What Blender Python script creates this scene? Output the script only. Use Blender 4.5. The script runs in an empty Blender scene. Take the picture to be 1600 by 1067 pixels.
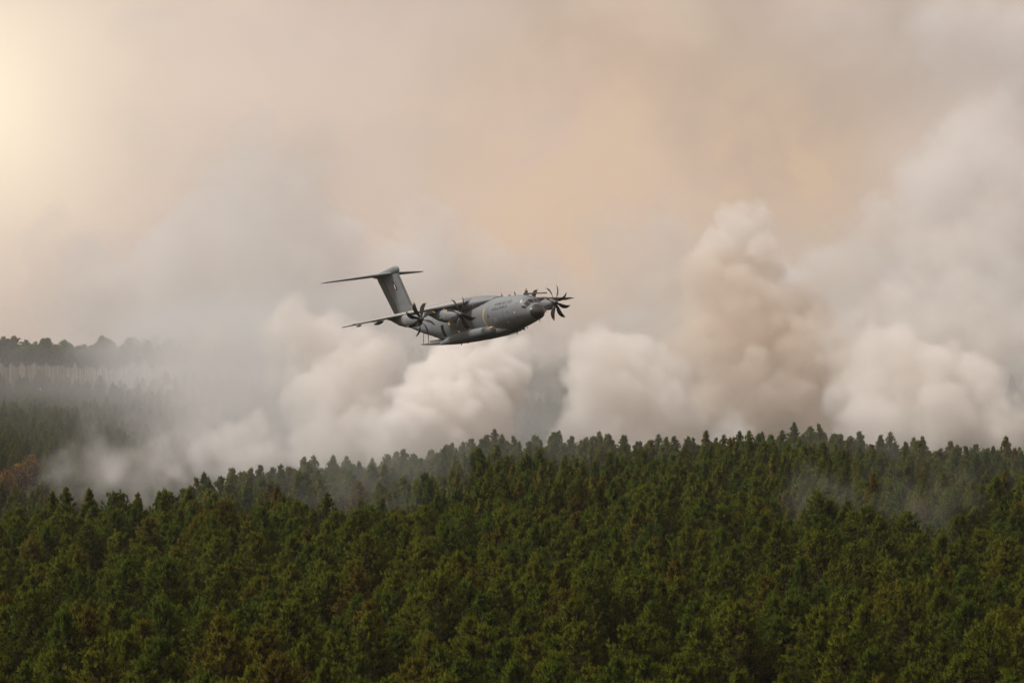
import bpy, bmesh, math, random
import numpy as np
from mathutils import Vector, Matrix, Quaternion

# ------------------------------------------------------------------ camera, world, sun, exposure
sc = bpy.context.scene
COL = sc.collection
PI = math.pi
FPX = 5000.0                      # focal length in pixels of the 1600 px wide photograph
CAMZ = 42.0
cam_data = bpy.data.cameras.new('camera')
cam = bpy.data.objects.new('camera', cam_data)
COL.objects.link(cam)
cam.location = (0, 0, CAMZ)
cam.rotation_euler = (PI / 2, 0, 0)
cam_data.sensor_width = 36.0
cam_data.lens = 36.0 * FPX / 1600.0
cam_data.clip_start = 1.0
cam_data.clip_end = 30000.0
sc.camera = cam

SUN_EL = math.radians(52)
SUN_AZ = math.radians(-88)        # measured from the view direction (+Y), negative is to the left
world = bpy.data.worlds.new('World')
sc.world = world
world.use_nodes = True
wt = world.node_tree
wn, wl = wt.nodes, wt.links
for n in list(wn):
    wn.remove(n)


def N(nodes, kind, **kw):
    n = nodes.new(kind)
    for k, v in kw.items():
        setattr(n, k, v)
    return n


w_out = N(wn, 'ShaderNodeOutputWorld')
sky = N(wn, 'ShaderNodeTexSky', sky_type='NISHITA', sun_disc=False)
sky.sun_elevation = SUN_EL
sky.sun_rotation = SUN_AZ
sky.dust_density = 4.0
bg_sky = N(wn, 'ShaderNodeBackground')
bg_sky.inputs['Strength'].default_value = 0.10
wl.new(sky.outputs[0], bg_sky.inputs['Color'])
# the pall of smoke that covers the whole sky: slow billows over the blue, thinner and warmer towards the sun
tc = N(wn, 'ShaderNodeTexCoord')


def wmath(op, a, b=None, c=None, clamp=False):
    n = N(wn, 'ShaderNodeMath', operation=op, use_clamp=clamp)
    for i, v in enumerate((a, b, c)):
        if v is None:
            continue
        if isinstance(v, (int, float)):
            n.inputs[i].default_value = v
        else:
            wl.new(v, n.inputs[i])
    return n.outputs[0]


def wnoise(scale, detail, rough, dist=0.0, off=(0, 0, 0), sq=(1, 1, 1)):
    mp = N(wn, 'ShaderNodeMapping')
    mp.inputs['Location'].default_value = off
    mp.inputs['Rotation'].default_value = (0.55, 0.83, 0.37)
    mp.inputs['Scale'].default_value = sq
    wl.new(tc.outputs['Generated'], mp.inputs['Vector'])
    n = N(wn, 'ShaderNodeTexNoise')
    n.inputs['Scale'].default_value = scale
    n.inputs['Detail'].default_value = detail
    n.inputs['Roughness'].default_value = rough
    n.inputs['Distortion'].default_value = dist
    wl.new(mp.outputs[0], n.inputs['Vector'])
    return n.outputs['Fac']


def pxdir(px, py):
    return Vector(((px - 800) / FPX, 1.0, -(py - 533.5) / FPX)).normalized()


def glow(px, py, width_px, soft=1.0):
    """smooth lobe round a direction of the sky"""
    d = pxdir(px, py)
    n = N(wn, 'ShaderNodeVectorMath', operation='DISTANCE')
    wl.new(tc.outputs['Generated'], n.inputs[0])
    n.inputs[1].default_value = d
    r = wmath('DIVIDE', n.outputs['Value'], width_px / FPX)
    r2 = wmath('MULTIPLY', r, r)
    return wmath('POWER', math.e, wmath('MULTIPLY', r2, -1.0))


def wmix(f, a, b):
    n = N(wn, 'ShaderNodeMix', data_type='RGBA')
    wl.new(f, n.inputs[0])
    for s, v in ((6, a), (7, b)):
        if isinstance(v, tuple):
            n.inputs[s].default_value = (*v, 1)
        else:
            wl.new(v, n.inputs[s])
    return n.outputs[2]


def wramp(f, lo, hi):
    n = N(wn, 'ShaderNodeMapRange', interpolation_type='SMOOTHSTEP')
    wl.new(f, n.inputs[0])
    n.inputs[1].default_value = lo
    n.inputs[2].default_value = hi
    return n.outputs[0]


big = wnoise(7, 3, 0.45, 0.6, (3.1, 0, 1.7), (1, 1, 1.3))
mid = wnoise(22, 4, 0.5, 0.35, (0.4, 0, 5.2))
GREY = (0.54, 0.425, 0.355)
PEACH = (0.84, 0.575, 0.36)
PALE = (0.69, 0.55, 0.47)
PINK = (0.84, 0.665, 0.54)
CREAM = (1.15, 0.98, 0.74)
c = wmix(wramp(big, 0.36, 0.66), GREY, PALE)
fine = wnoise(40, 5, 0.58, 0.25, (1.4, 0, 2.2))
c = wmix(wmath('MULTIPLY', wramp(mid, 0.42, 0.68), 0.65), c, PALE)
c = wmix(wmath('MULTIPLY', wramp(fine, 0.40, 0.66), 0.45), c, (0.58, 0.51, 0.455))
c = wmix(wmath('MULTIPLY', wmath('MULTIPLY', glow(1200, 190, 300), wramp(mid, 0.75, 0.3)), 0.55), c, (0.43, 0.355, 0.295))
warm = wmath('MAXIMUM', wmath('MULTIPLY', glow(880, 350, 300), 0.7), wmath('MULTIPLY', glow(1200, 285, 190), 0.6))
c = wmix(wmath('MULTIPLY', warm, wramp(fine, 0.1, 0.7)), c, PEACH)
c = wmix(wmath('MULTIPLY', glow(180, 40, 480), wmath('MULTIPLY', wramp(mid, 0.1, 0.75), 0.75)), c, PINK)
c = wmix(wmath('MULTIPLY', glow(1020, 60, 170), 0.22), c, PEACH)
c = wmix(wmath('MULTIPLY', glow(-70, 150, 215), wramp(big, 0.1, 0.5)), c, CREAM)
bg_pall = N(wn, 'ShaderNodeBackground')
wl.new(c, bg_pall.inputs['Color'])
bg_pall.inputs['Strength'].default_value = 1.0
wmixs = N(wn, 'ShaderNodeMixShader')
wmixs.inputs[0].default_value = 0.90
wl.new(bg_sky.outputs[0], wmixs.inputs[1])
wl.new(bg_pall.outputs[0], wmixs.inputs[2])
wl.new(wmixs.outputs[0], w_out.inputs['Surface'])
world.cycles.sampling_method = 'MANUAL'
world.cycles.sample_map_resolution = 512

sun_data = bpy.data.lights.new('sun', 'SUN')
sun_data.energy = 2.6
sun_data.angle = math.radians(14)
sun_data.color = (1.0, 0.97, 0.92)
sun = bpy.data.objects.new('sun', sun_data)
sd = Vector((math.sin(SUN_AZ) * math.cos(SUN_EL), math.cos(SUN_AZ) * math.cos(SUN_EL), math.sin(SUN_EL)))
sun.rotation_euler = sd.to_track_quat('Z', 'Y').to_euler()
sun.location = (0, 0, 400)
COL.objects.link(sun)

vs = sc.view_settings
vs.view_transform = 'Standard'
vs.look = 'None'
vs.exposure = 0.0
vs.gamma = 1.0
vs.use_curve_mapping = False
cy = sc.cycles
cy.use_denoising = True
cy.max_bounces = 16
cy.diffuse_bounces = 2
cy.glossy_bounces = 2
cy.transmission_bounces = 2
cy.volume_bounces = 14
cy.transparent_max_bounces = 128
cy.volume_step_rate = 1.6
cy.volume_max_steps = 512
cy.sample_clamp_indirect = 8.0

rng = np.random.default_rng(11)
random.seed(11)

# ------------------------------------------------------------------ helpers


def tag(o, label=None, cat=None, group=None, kind=None):
    if label:
        o['label'] = label
    if cat:
        o['category'] = cat
    if group:
        o['group'] = group
    if kind:
        o['kind'] = kind
    return o


def link(o, parent=None):
    COL.objects.link(o)
    if parent is not None:
        o.parent = parent
    return o


def mesh_np(name, verts, faces, mats=(), smooth=False):
    """verts (n,3); faces (m,3 or 4) arrays -> mesh, fast"""
    me = bpy.data.meshes.new(name)
    verts = np.asarray(verts, np.float32)
    faces = np.asarray(faces, np.int32)
    k = faces.shape[1]
    me.vertices.add(len(verts))
    me.vertices.foreach_set('co', verts.ravel())
    me.loops.add(faces.size)
    me.loops.foreach_set('vertex_index', faces.ravel())
    me.polygons.add(len(faces))
    me.polygons.foreach_set('loop_start', np.arange(0, faces.size, k, dtype=np.int32))
    me.polygons.foreach_set('loop_total', np.full(len(faces), k, np.int32))
    if smooth:
        me.polygons.foreach_set('use_smooth', np.ones(len(faces), bool))
    for m in mats:
        me.materials.append(m)
    me.update(calc_edges=True)
    return me


def material(name, color, rough=0.6, metal=0.0, build=None):
    m = bpy.data.materials.new(name)
    m.use_nodes = True
    b = m.node_tree.nodes['Principled BSDF']
    b.inputs['Base Color'].default_value = (*color, 1)
    b.inputs['Roughness'].default_value = rough
    b.inputs['Metallic'].default_value = metal
    if build:
        build(m.node_tree, b)
    return m


def mix_rgb(nt, f, a, b):
    n = N(nt.nodes, 'ShaderNodeMix', data_type='RGBA')
    for s, v in ((0, f), (6, a), (7, b)):
        if isinstance(v, (int, float)):
            n.inputs[s].default_value = v
        elif isinstance(v, tuple):
            n.inputs[s].default_value = (*v, 1)
        else:
            nt.links.new(v, n.inputs[s])
    return n.outputs[2]


def noise(nt, scale, detail=3, coord='Object', rough=0.5, lo=0.3, hi=0.7, sq=None):
    t = N(nt.nodes, 'ShaderNodeTexCoord')
    n = N(nt.nodes, 'ShaderNodeTexNoise')
    n.inputs['Scale'].default_value = scale
    n.inputs['Detail'].default_value = detail
    n.inputs['Roughness'].default_value = rough
    src = t.outputs[coord]
    if coord == 'World':
        pass
    if sq:
        mp = N(nt.nodes, 'ShaderNodeMapping')
        mp.inputs['Scale'].default_value = sq
        nt.links.new(src, mp.inputs[0])
        src = mp.outputs[0]
    nt.links.new(src, n.inputs['Vector'])
    r = N(nt.nodes, 'ShaderNodeMapRange')
    r.inputs[1].default_value = lo
    r.inputs[2].default_value = hi
    nt.links.new(n.outputs['Fac'], r.inputs[0])
    return r.outputs[0]


def sstep(a, b, x):
    t = np.clip((x - a) / (b - a), 0, 1)
    return t * t * (3 - 2 * t)


# ------------------------------------------------------------------ terrain
A_CREST = np.array([-0.30, -0.16, -0.12, -0.08, -0.045, -0.01, 0.01, 0.05, 0.09, 0.12, 0.16, 0.30])
D_CREST = np.array([400, 452, 515, 595, 680, 760, 770, 765, 790, 770, 765, 780])


def crest(x, y):
    return np.interp(x / np.maximum(y, 1.0), A_CREST, D_CREST)


def ground_z(x, y):
    x = np.asarray(x, float)
    y = np.asarray(y, float)
    dc = crest(x, y)
    a = x / np.maximum(y, 1.0)
    und = 1.0 * np.sin(x * 0.031 + 0.6) * np.sin(y * 0.017 + 1.1) + 0.6 * np.sin(x * 0.083 + y * 0.041)
    bump = 2.2 * np.exp(-((a - 0.09) / 0.018) ** 2) * np.exp(-((y - dc) / 60) ** 2)
    bump += 2.0 * np.exp(-((a + 0.006) / 0.014) ** 2) * np.exp(-((y - dc) / 50) ** 2)
    drop = -17 * sstep(0, 110, y - dc)
    rise = 29 * sstep(dc + 130, 1500, y) * 1.0
    rise2 = 11 * sstep(1345, 1420, y)
    near = sstep(60, 200, y)
    left = 1 - 0.35 * sstep(-0.08, 0.05, a)
    return (und + bump) * near + drop + (rise + rise2) * left


def m_ground(nt, b):
    f = noise(nt, 0.15, 6, rough=0.65, lo=0.35, hi=0.65)
    nt.links.new(mix_rgb(nt, f, (0.045, 0.03, 0.016), (0.05, 0.055, 0.02)), b.inputs['Base Color'])
    b.inputs['Specular IOR Level'].default_value = 0.1


MAT_GROUND = material('forest_floor', (0.05, 0.035, 0.02), 1.0, build=m_ground)
gx = np.concatenate([np.linspace(-3000, -700, 12), np.linspace(-600, 600, 161), np.linspace(700, 3000, 12)])
gy = np.concatenate([np.linspace(-1000, -50, 8), np.linspace(0, 1700, 171), np.linspace(1800, 5000, 14)])
X, Y = np.meshgrid(gx, gy, indexing='ij')
Z = ground_z(X, Y)
nx, ny = X.shape
idx = np.arange(nx * ny).reshape(nx, ny)
fq = np.stack([idx[:-1, :-1], idx[1:, :-1], idx[1:, 1:], idx[:-1, 1:]], -1).reshape(-1, 4)
g = link(bpy.data.objects.new('ground', mesh_np('ground', np.stack([X, Y, Z], -1).reshape(-1, 3), fq, [MAT_GROUND], True)))
tag(g, kind='structure')

# ------------------------------------------------------------------ pines


def m_needles(c1, c2, c3):
    def build(nt, b):
        oi = N(nt.nodes, 'ShaderNodeObjectInfo')
        r = N(nt.nodes, 'ShaderNodeValToRGB')
        r.color_ramp.elements[0].color = (*c1, 1)
        r.color_ramp.elements[0].position = 0.1
        r.color_ramp.elements[1].color = (*c2, 1)
        r.color_ramp.elements[1].position = 0.86
        e = r.color_ramp.elements.new(1.0)
        e.color = (*c3, 1)
        nt.links.new(oi.outputs['Random'], r.inputs[0])
        # light top and dark base of crown put into colour, plus browner old needles
        at = N(nt.nodes, 'ShaderNodeAttribute', attribute_name='young_lit')
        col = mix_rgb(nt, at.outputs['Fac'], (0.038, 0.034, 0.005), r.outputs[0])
        geo = N(nt.nodes, 'ShaderNodeNewGeometry')
        mr = N(nt.nodes, 'ShaderNodeMapRange')
        mr.inputs[3].default_value = 0.88
        mr.inputs[4].default_value = 1.12
        nt.links.new(geo.outputs['Random Per Island'], mr.inputs[0])
        mm = N(nt.nodes, 'ShaderNodeMix', data_type='RGBA', blend_type='MULTIPLY')
        mm.inputs[0].default_value = 1.0
        nt.links.new(col, mm.inputs[6])
        nt.links.new(mr.outputs[0], mm.inputs[7])
        nt.links.new(mm.outputs[2], b.inputs['Base Color'])
        b.inputs['Specular IOR Level'].default_value = 0.05
        tr = N(nt.nodes, 'ShaderNodeBsdfTranslucent')
        nt.links.new(mm.outputs[2], tr.inputs['Color'])
        ms = N(nt.nodes, 'ShaderNodeMixShader')
        ms.inputs[0].default_value = 0.38
        nt.links.new(b.outputs[0], ms.inputs[1])
        nt.links.new(tr.outputs[0], ms.inputs[2])
        nt.links.new(ms.outputs[0], nt.nodes['Material Output'].inputs['Surface'])
    return build


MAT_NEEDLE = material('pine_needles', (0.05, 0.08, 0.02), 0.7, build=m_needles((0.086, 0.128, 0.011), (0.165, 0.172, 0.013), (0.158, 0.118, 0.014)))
MAT_RUST = material('scorched_needles', (0.30, 0.13, 0.03), 0.8, build=m_needles((0.36, 0.20, 0.045), (0.32, 0.19, 0.04), (0.34, 0.16, 0.04)))


def m_bark(nt, b):
    f = noise(nt, 2.5, 5, sq=(1, 1, 0.25))
    nt.links.new(mix_rgb(nt, f, (0.09, 0.06, 0.035), (0.20, 0.14, 0.085)), b.inputs['Base Color'])


MAT_BARK = material('pine_bark', (0.14, 0.09, 0.06), 0.95, build=m_bark)


def frames(dirs):
    up = np.where(np.abs(dirs[:, 2:3]) > 0.9, np.array([[1.0, 0, 0]]), np.array([[0, 0, 1.0]]))
    u = np.cross(dirs, up)
    u /= np.linalg.norm(u, axis=1, keepdims=True)
    return u, np.cross(dirs, u)


def tube(pts, rads, sides):
    """tapered tube along a polyline -> verts, quads"""
    pts = np.asarray(pts, float)
    d = np.gradient(pts, axis=0)
    d /= np.linalg.norm(d, axis=1, keepdims=True)
    u, v = frames(d)
    a = np.arange(sides) * 2 * PI / sides
    ring = pts[:, None] + np.asarray(rads)[:, None, None] * (np.cos(a)[None, :, None] * u[:, None] + np.sin(a)[None, :, None] * v[:, None])
    n = len(pts)
    i = np.arange(n * sides).reshape(n, sides)
    j = np.roll(i, -1, axis=1)
    q = np.stack([i[:-1], j[:-1], j[1:], i[1:]], -1).reshape(-1, 4)
    return ring.reshape(-1, 3), q


def pine_meshes(seed, H=17.0, base=0.30, R=2.7, whorl=0.5, nb=6, tufts=4, blades=8, blen=0.5, bw=0.085, shape=1.0, flat=False, needle=None):
    r = np.random.default_rng(seed)
    lean = r.normal(0, 0.012, 2)
    zs = np.linspace(0, H * 0.97, 8)
    tp = np.stack([lean[0] * zs + 0.12 * np.sin(zs * 0.4 + seed), lean[1] * zs + 0.10 * np.cos(zs * 0.35 + seed), zs], 1)
    V, Q = tube(tp, 0.20 * (1 - zs / H) ** 0.8 * (H / 17) + 0.025, 6)
    TV, TQ, off = [V], [Q], len(V)
    P, Dv, YLIT, CD = [], [], [], []
    z = H * base
    sgn = r.uniform(0, 6.28)
    lobes = r.uniform(0, 6.28, 3)
    while z < H * 0.985:
        t = (z - H * base) / (H * (1 - base))
        prof = (1 - t ** 1.08) ** (0.82 * shape) * (0.55 + 0.45 * min(1, t / 0.25)) if not flat else max(0.08, math.sin(PI * min(1, t) ** 0.75)) ** 0.8 * 0.95
        k = max(3, int(round(nb * (0.5 + 0.8 * prof))))
        for b in range(k):
            az = sgn + 2 * PI * b / k + r.normal(0, 0.25)
            ln = R * prof * r.uniform(0.62, 1.18) * (1 + 0.20 * math.sin(az * 2 + lobes[0]) + 0.14 * math.sin(3 * az + z * 0.7 + lobes[1]))
            if r.random() < 0.06:
                continue
            ln = max(ln, 0.10)
            el = 0.12 + 0.75 * t * t + r.normal(0, 0.10)
            base_p = np.array([np.interp(z, zs, tp[:, 0]), np.interp(z, zs, tp[:, 1]), z])
            hd = np.array([math.cos(az), math.sin(az), 0])
            s = np.linspace(0, 1, 4)[:, None]
            pts = base_p + hd * (s * ln * math.cos(el)) + np.array([0, 0, 1.0]) * (s * ln * math.sin(el) + 0.35 * s ** 2 * ln * 0.6)
            if ln > 0.8:
                v, q = tube(pts, np.array([0.045, 0.035, 0.022, 0.01]), 3)
                TV.append(v)
                TQ.append(q + off)
                off += len(v)
            nt_ = max(2, int(round(tufts * (0.5 + ln / R))))
            for f in range(nt_):
                w = 1 - (f / nt_) ** 1.15 * 0.72
                p = base_p + (pts[-1] - base_p) * w + r.normal(0, 1, 3) * np.array([1, 1, 0.7]) * (0.10 + 0.20 * (f > 0)) * (0.35 + 0.65 * prof)
                dd = hd * 0.75 * (1.05 - t) + np.array([0, 0, 0.85]) + r.normal(0, 0.25, 3)
                P.append(p)
                Dv.append(dd / np.linalg.norm(dd))
                CD.append(np.clip((t - 0.25) * 2, 0, 1) * (f < 2))
                YLIT.append(np.clip((w - 0.15) * 1.25 * (0.55 + 0.6 * t) + r.normal(0, 0.10), 0, 1))  # grows outward and upward, so the crown top is coloured as lit
        z += whorl * r.uniform(0.8, 1.2)
    P, Dv, YLIT = np.array(P), np.array(Dv), np.array(YLIT)
    n = len(P)
    u, v = frames(Dv)
    a = r.uniform(0, 2 * PI, (n, blades))
    sp = r.uniform(0.1, 1.0, (n, blades))
    L = blen * r.uniform(0.65, 1.25, (n, blades))
    # upright candle shoots on the upper half of the crown
    nc = max(2, blades // 5)
    hi_ = np.array(CD)[:, None]
    sp[:, :nc] *= 0.30
    L[:, :nc] *= 1.0 + 0.4 * hi_
    dirs = Dv[:, None] * np.cos(sp)[..., None] + (u[:, None] * np.cos(a)[..., None] + v[:, None] * np.sin(a)[..., None]) * np.sin(sp)[..., None]
    side = np.cross(dirs, r.normal(0, 1, (n, blades, 3)))
    side /= np.linalg.norm(side, axis=-1, keepdims=True)
    o = P[:, None] - dirs * 0.05
    b0 = o - side * bw * 0.25
    b1 = o + dirs * (L * 0.55)[..., None] + side * bw
    b2 = o + dirs * L[..., None]
    b3 = o + dirs * (L * 0.5)[..., None] - side * bw
    CV = np.stack([b0, b1, b2, b3], 2).reshape(-1, 3)
    CQ = np.arange(len(CV)).reshape(-1, 4)
    nm = needle or MAT_NEEDLE
    crown = mesh_np('crown', CV, CQ, [nm])
    # shading normals follow the crown as much as the single spray, as light does in a mass of fine needles
    cz = H * (base + 0.30 * (1 - base))
    q = CV - np.array([lean[0] * cz, lean[1] * cz, cz])
    q[:, 2] *= 0.75
    q /= np.maximum(np.linalg.norm(q, axis=1, keepdims=True), 1e-6)
    q += np.array([0, 0, 0.25]) + np.repeat(r.normal(0, 0.11, (len(CV) // 4, 3)), 4, axis=0)
    q /= np.maximum(np.linalg.norm(q, axis=1, keepdims=True), 1e-6)
    crown.polygons.foreach_set('use_smooth', np.ones(len(CQ), bool))
    crown.normals_split_custom_set_from_vertices(q.tolist())
    at = crown.attributes.new('young_lit', 'FLOAT', 'POINT')
    at.data.foreach_set('value', np.repeat(YLIT, blades * 4).astype(np.float32))
    trunk = mesh_np('trunk', np.concatenate(TV), np.concatenate(TQ), [MAT_BARK], True)
    return trunk, crown


NEAR = [pine_meshes(100 + i, H=h, base=b, R=r_, shape=s_, tufts=7, blades=26, whorl=0.40, blen=0.42, bw=0.034) for i, (h, b, r_, s_) in enumerate([
    (17.0, 0.52, 3.2, 1.05), (16.4, 0.52, 3.4, 0.9), (17.6, 0.56, 3.0, 1.1), (16.0, 0.50, 3.1, 0.9), (16.8, 0.56, 3.6, 0.85), (16.8, 0.50, 2.7, 1.2), (17.6, 0.58, 3.3, 0.9)])]
FAR = [pine_meshes(200 + i, H=h, base=0.5, R=r_, whorl=0.5, nb=6, tufts=6, blades=13, blen=0.55, bw=0.075, shape=s_) for i, (h, r_, s_) in enumerate([
    (16.8, 3.2, 1.15), (16.3, 3.4, 0.95), (17.5, 2.8, 1.25), (16.0, 3.1, 1.0), (17.2, 2.6, 1.35)])]
TALL = [pine_meshes(300 + i, H=h, base=0.52, R=r_, whorl=0.6, nb=6, tufts=5, blades=9, blen=0.8, bw=0.13, flat=True) for i, (h, r_) in enumerate([
    (19.0, 2.7), (18.0, 2.9), (19.8, 2.5), (17.0, 2.6)])]


def jitter_grid(x0, x1, y0, y1, sx, sy, jx, jy):
    xs = np.arange(x0, x1, sx)
    ys = np.arange(y0, y1, sy)
    X, Y = np.meshgrid(xs, ys)
    X = X + rng.uniform(-jx, jx, X.shape)
    Y = Y + rng.uniform(-jy, jy, Y.shape)
    return X.ravel(), Y.ravel()


# the near wood: every tree from just below the frame up to the brow
X, Y = jitter_grid(-190, 190, 150, 810, 4.8, 4.8, 2.2, 2.2)
a = X / Y
keep = (np.abs(a) < 0.185) & (Y < crest(X, Y) + 22) & (Y > 160)
# a ragged far edge and a few openings between crowns
keep &= ~((Y > crest(X, Y) + 4) & (rng.random(len(X)) < 0.5))
keep &= rng.random(len(X)) > np.where(Y < 285, 0.26, 0.05)
X, Y = X[keep], Y[keep]
S = np.clip(rng.normal(0.98, 0.085, len(X)), 0.75, 1.16)
edge = Y > crest(X, Y) - 12
S[edge] = np.minimum(S[edge] * rng.uniform(0.90, 1.08, edge.sum()), 1.12)
ZT = ground_z(X, Y)
PX = 800 + FPX * X / Y
PYTOP = 533.5 - FPX * (ZT + 17 * S - CAMZ) / Y
inside = (PX > -15) & (PX < 1615) & (PYTOP < 1062)
order = np.argsort(np.where(inside, Y, 1e9))
own = order[:300]
rest = np.setdiff1d(np.arange(len(X)), own)
ORD = ['', 'first', 'second', 'third', 'fourth', 'fifth', 'sixth', 'seventh', 'eighth', 'ninth', 'tenth', 'eleventh', 'twelfth', 'thirteenth', 'fourteenth',
       'fifteenth', 'sixteenth', 'seventeenth', 'eighteenth', 'nineteenth', 'twentieth', 'twenty-first', 'twenty-second', 'twenty-third', 'twenty-fourth', 'twenty-fifth']


def ordinal(k):
    return ORD[k] if k < len(ORD) else '%dth' % k


def tree_thing(name, tm, loc, rz, s, label, cat, group):
    e = link(bpy.data.objects.new(name, None))
    e.empty_display_size = 1.0
    e.location = loc
    e.rotation_euler = (0, 0, rz)
    e.scale = (s, s, s)
    tag(e, label, cat, group)
    link(bpy.data.objects.new('trunk', tm[0]), e)
    link(bpy.data.objects.new('crown', tm[1]), e)
    return e


VAR = rng.integers(0, len(NEAR), len(X))
KINDW = ['broad conical', 'rounded', 'tall narrow', 'short dense', 'wide spreading', 'slender pointed', 'tall high-crowned']
# rows are counted up from the bottom edge of the picture
ord_y = own[np.argsort(-PYTOP[own])]
ROW = 20
for ri in range(0, len(ord_y), ROW):
    row = ord_y[ri:ri + ROW]
    row = row[np.argsort(PX[row])]
    nrow = ri // ROW + 1
    for k, i in enumerate(row):
        rn = 'lowest row of crowns' if nrow == 1 else ordinal(nrow) + ' row of crowns up'
        lab = '%s pine, %s from the left in %s' % (KINDW[VAR[i]], ordinal(k + 1), 'the lowest row of crowns' if nrow == 1 else 'the %s row of crowns up' % ordinal(nrow))
        tree_thing('pine_tree', NEAR[VAR[i]], (X[i], Y[i], ZT[i] - 0.1), rng.uniform(0, 6.28), S[i], lab, 'pine tree', 'pines of the near wood')


def scatter(name, xyz, rot, scl, var, sources):
    """one object: points that carry an instance of one of the source meshes each"""
    me = bpy.data.meshes.new(name)
    me.vertices.add(len(xyz))
    me.vertices.foreach_set('co', np.asarray(xyz, np.float32).ravel())
    for nm, arr, tp in (('rz', rot, 'FLOAT'), ('sc', scl, 'FLOAT'), ('vi', var, 'INT')):
        at = me.attributes.new(nm, tp, 'POINT')
        at.data.foreach_set('value', np.asarray(arr, np.float32 if tp == 'FLOAT' else np.int32))
    o = link(bpy.data.objects.new(name, me))
    ng = bpy.data.node_groups.new(name, 'GeometryNodeTree')
    ng.interface.new_socket('Geometry', in_out='INPUT', socket_type='NodeSocketGeometry')
    ng.interface.new_socket('Geometry', in_out='OUTPUT', socket_type='NodeSocketGeometry')
    n, L = ng.nodes, ng.links
    gi, go = n.new('NodeGroupInput'), n.new('NodeGroupOutput')
    gti = n.new('GeometryNodeGeometryToInstance')
    for trunk, crown in reversed(sources):
        j = n.new('GeometryNodeJoinGeometry')
        for m_ in (trunk, crown):
            so = bpy.data.objects.get('source_' + m_.name) or bpy.data.objects.new('source_' + m_.name, m_)
            oi = n.new('GeometryNodeObjectInfo')
            oi.inputs[0].default_value = so
            L.new(oi.outputs['Geometry'], j.inputs[0])
        L.new(j.outputs[0], gti.inputs[0])
    iop = n.new('GeometryNodeInstanceOnPoints')
    iop.inputs['Pick Instance'].default_value = True
    L.new(gi.outputs[0], iop.inputs['Points'])
    L.new(gti.outputs[0], iop.inputs['Instance'])

    def attr(nm, tp):
        q = n.new('GeometryNodeInputNamedAttribute')
        q.data_type = tp
        q.inputs[0].default_value = nm
        return [s for s in q.outputs if s.enabled and s.name == 'Attribute'][0]
    L.new(attr('vi', 'INT'), iop.inputs['Instance Index'])
    cx = n.new('ShaderNodeCombineXYZ')
    L.new(attr('rz', 'FLOAT'), cx.inputs[2])
    L.new(cx.outputs[0], iop.inputs['Rotation'])
    L.new(attr('sc', 'FLOAT'), iop.inputs['Scale'])
    L.new(iop.outputs[0], go.inputs[0])
    o.modifiers.new('scatter', 'NODES').node_group = ng
    return o


nr = rest[Y[rest] < 480]
fr = rest[Y[rest] >= 480]
o = scatter('pine_wood', np.stack([X[nr], Y[nr], ZT[nr] - 0.1], 1), rng.uniform(0, 6.28, len(nr)), S[nr], VAR[nr], NEAR)
tag(o, 'dense green pine wood in the middle of the picture, crown against crown', 'wood', kind='stuff')
o = scatter('pine_wood', np.stack([X[fr], Y[fr], ZT[fr] - 0.1], 1), rng.uniform(0, 6.28, len(fr)), S[fr], rng.integers(0, len(FAR), len(fr)), FAR)
tag(o, 'far part of the pine wood with spiky tops against white smoke', 'wood', kind='stuff')
n_near = len(X)

# the younger plantation on the far slope, seen through smoke
X, Y = jitter_grid(-330, 330, 560, 1400, 5.0, 5.0, 2.2, 2.2)
a = X / Y
keep = (np.abs(a) < 0.19) & (Y > crest(X, Y) + 60) & ~((np.abs(800 + FPX * a - 22) < 45) & (Y > 880) & (Y < 1003)) & (Y < 1385) & (rng.random(len(X)) > 0.04)
X, Y = X[keep], Y[keep]
o = scatter('hillside_wood', np.stack([X, Y, ground_z(X, Y) - 0.1], 1), rng.uniform(0, 6.28, len(X)), rng.uniform(0.55, 0.82, len(X)), rng.integers(0, len(FAR), len(X)), FAR)
tag(o, 'hazy green wood on the slope beyond the smoke', 'wood', kind='stuff')

X, Y = jitter_grid(-460, 460, 1400, 2500, 9.0, 9.0, 4.0, 4.0)
a = X / Y
keep = (np.abs(a) < 0.19) & (a > -0.085)
X, Y = X[keep], Y[keep]
o = scatter('distant_wood', np.stack([X, Y, ground_z(X, Y) - 0.1], 1), rng.uniform(0, 6.28, len(X)), rng.uniform(0.7, 1.25, len(X)), rng.integers(0, len(FAR), len(X)), FAR)
tag(o, 'distant wood glimpsed as dark grey between the smoke columns', 'wood', kind='stuff')

# tall bare-stemmed pines along the far ridge
pts = []
for rowi, yy in enumerate((1414, 1421, 1428, 1436, 1445)):
    for xx in np.arange(-250, -112, 3.7):
        if rng.random() < 0.14:
            continue
        pts.append((xx + rng.uniform(-2.3, 2.3), yy + rng.uniform(-4, 4), rowi))
pts = [p for p in pts if -20 < 800 + FPX * p[0] / p[1]]
pts.sort(key=lambda p: p[0] / p[1])
for k, (x, y, rowi) in enumerate(pts):
    tree_thing('tall_pine', TALL[int(rng.integers(0, 4))], (x, y, float(ground_z(x, y)) - 0.1), rng.uniform(0, 6.28), rng.uniform(0.84, 1.08),
               'bare-stemmed tall pine on the hazy far ridge, %s from the left' % ordinal(k + 1), 'pine tree', 'tall pines on the far ridge')

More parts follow.
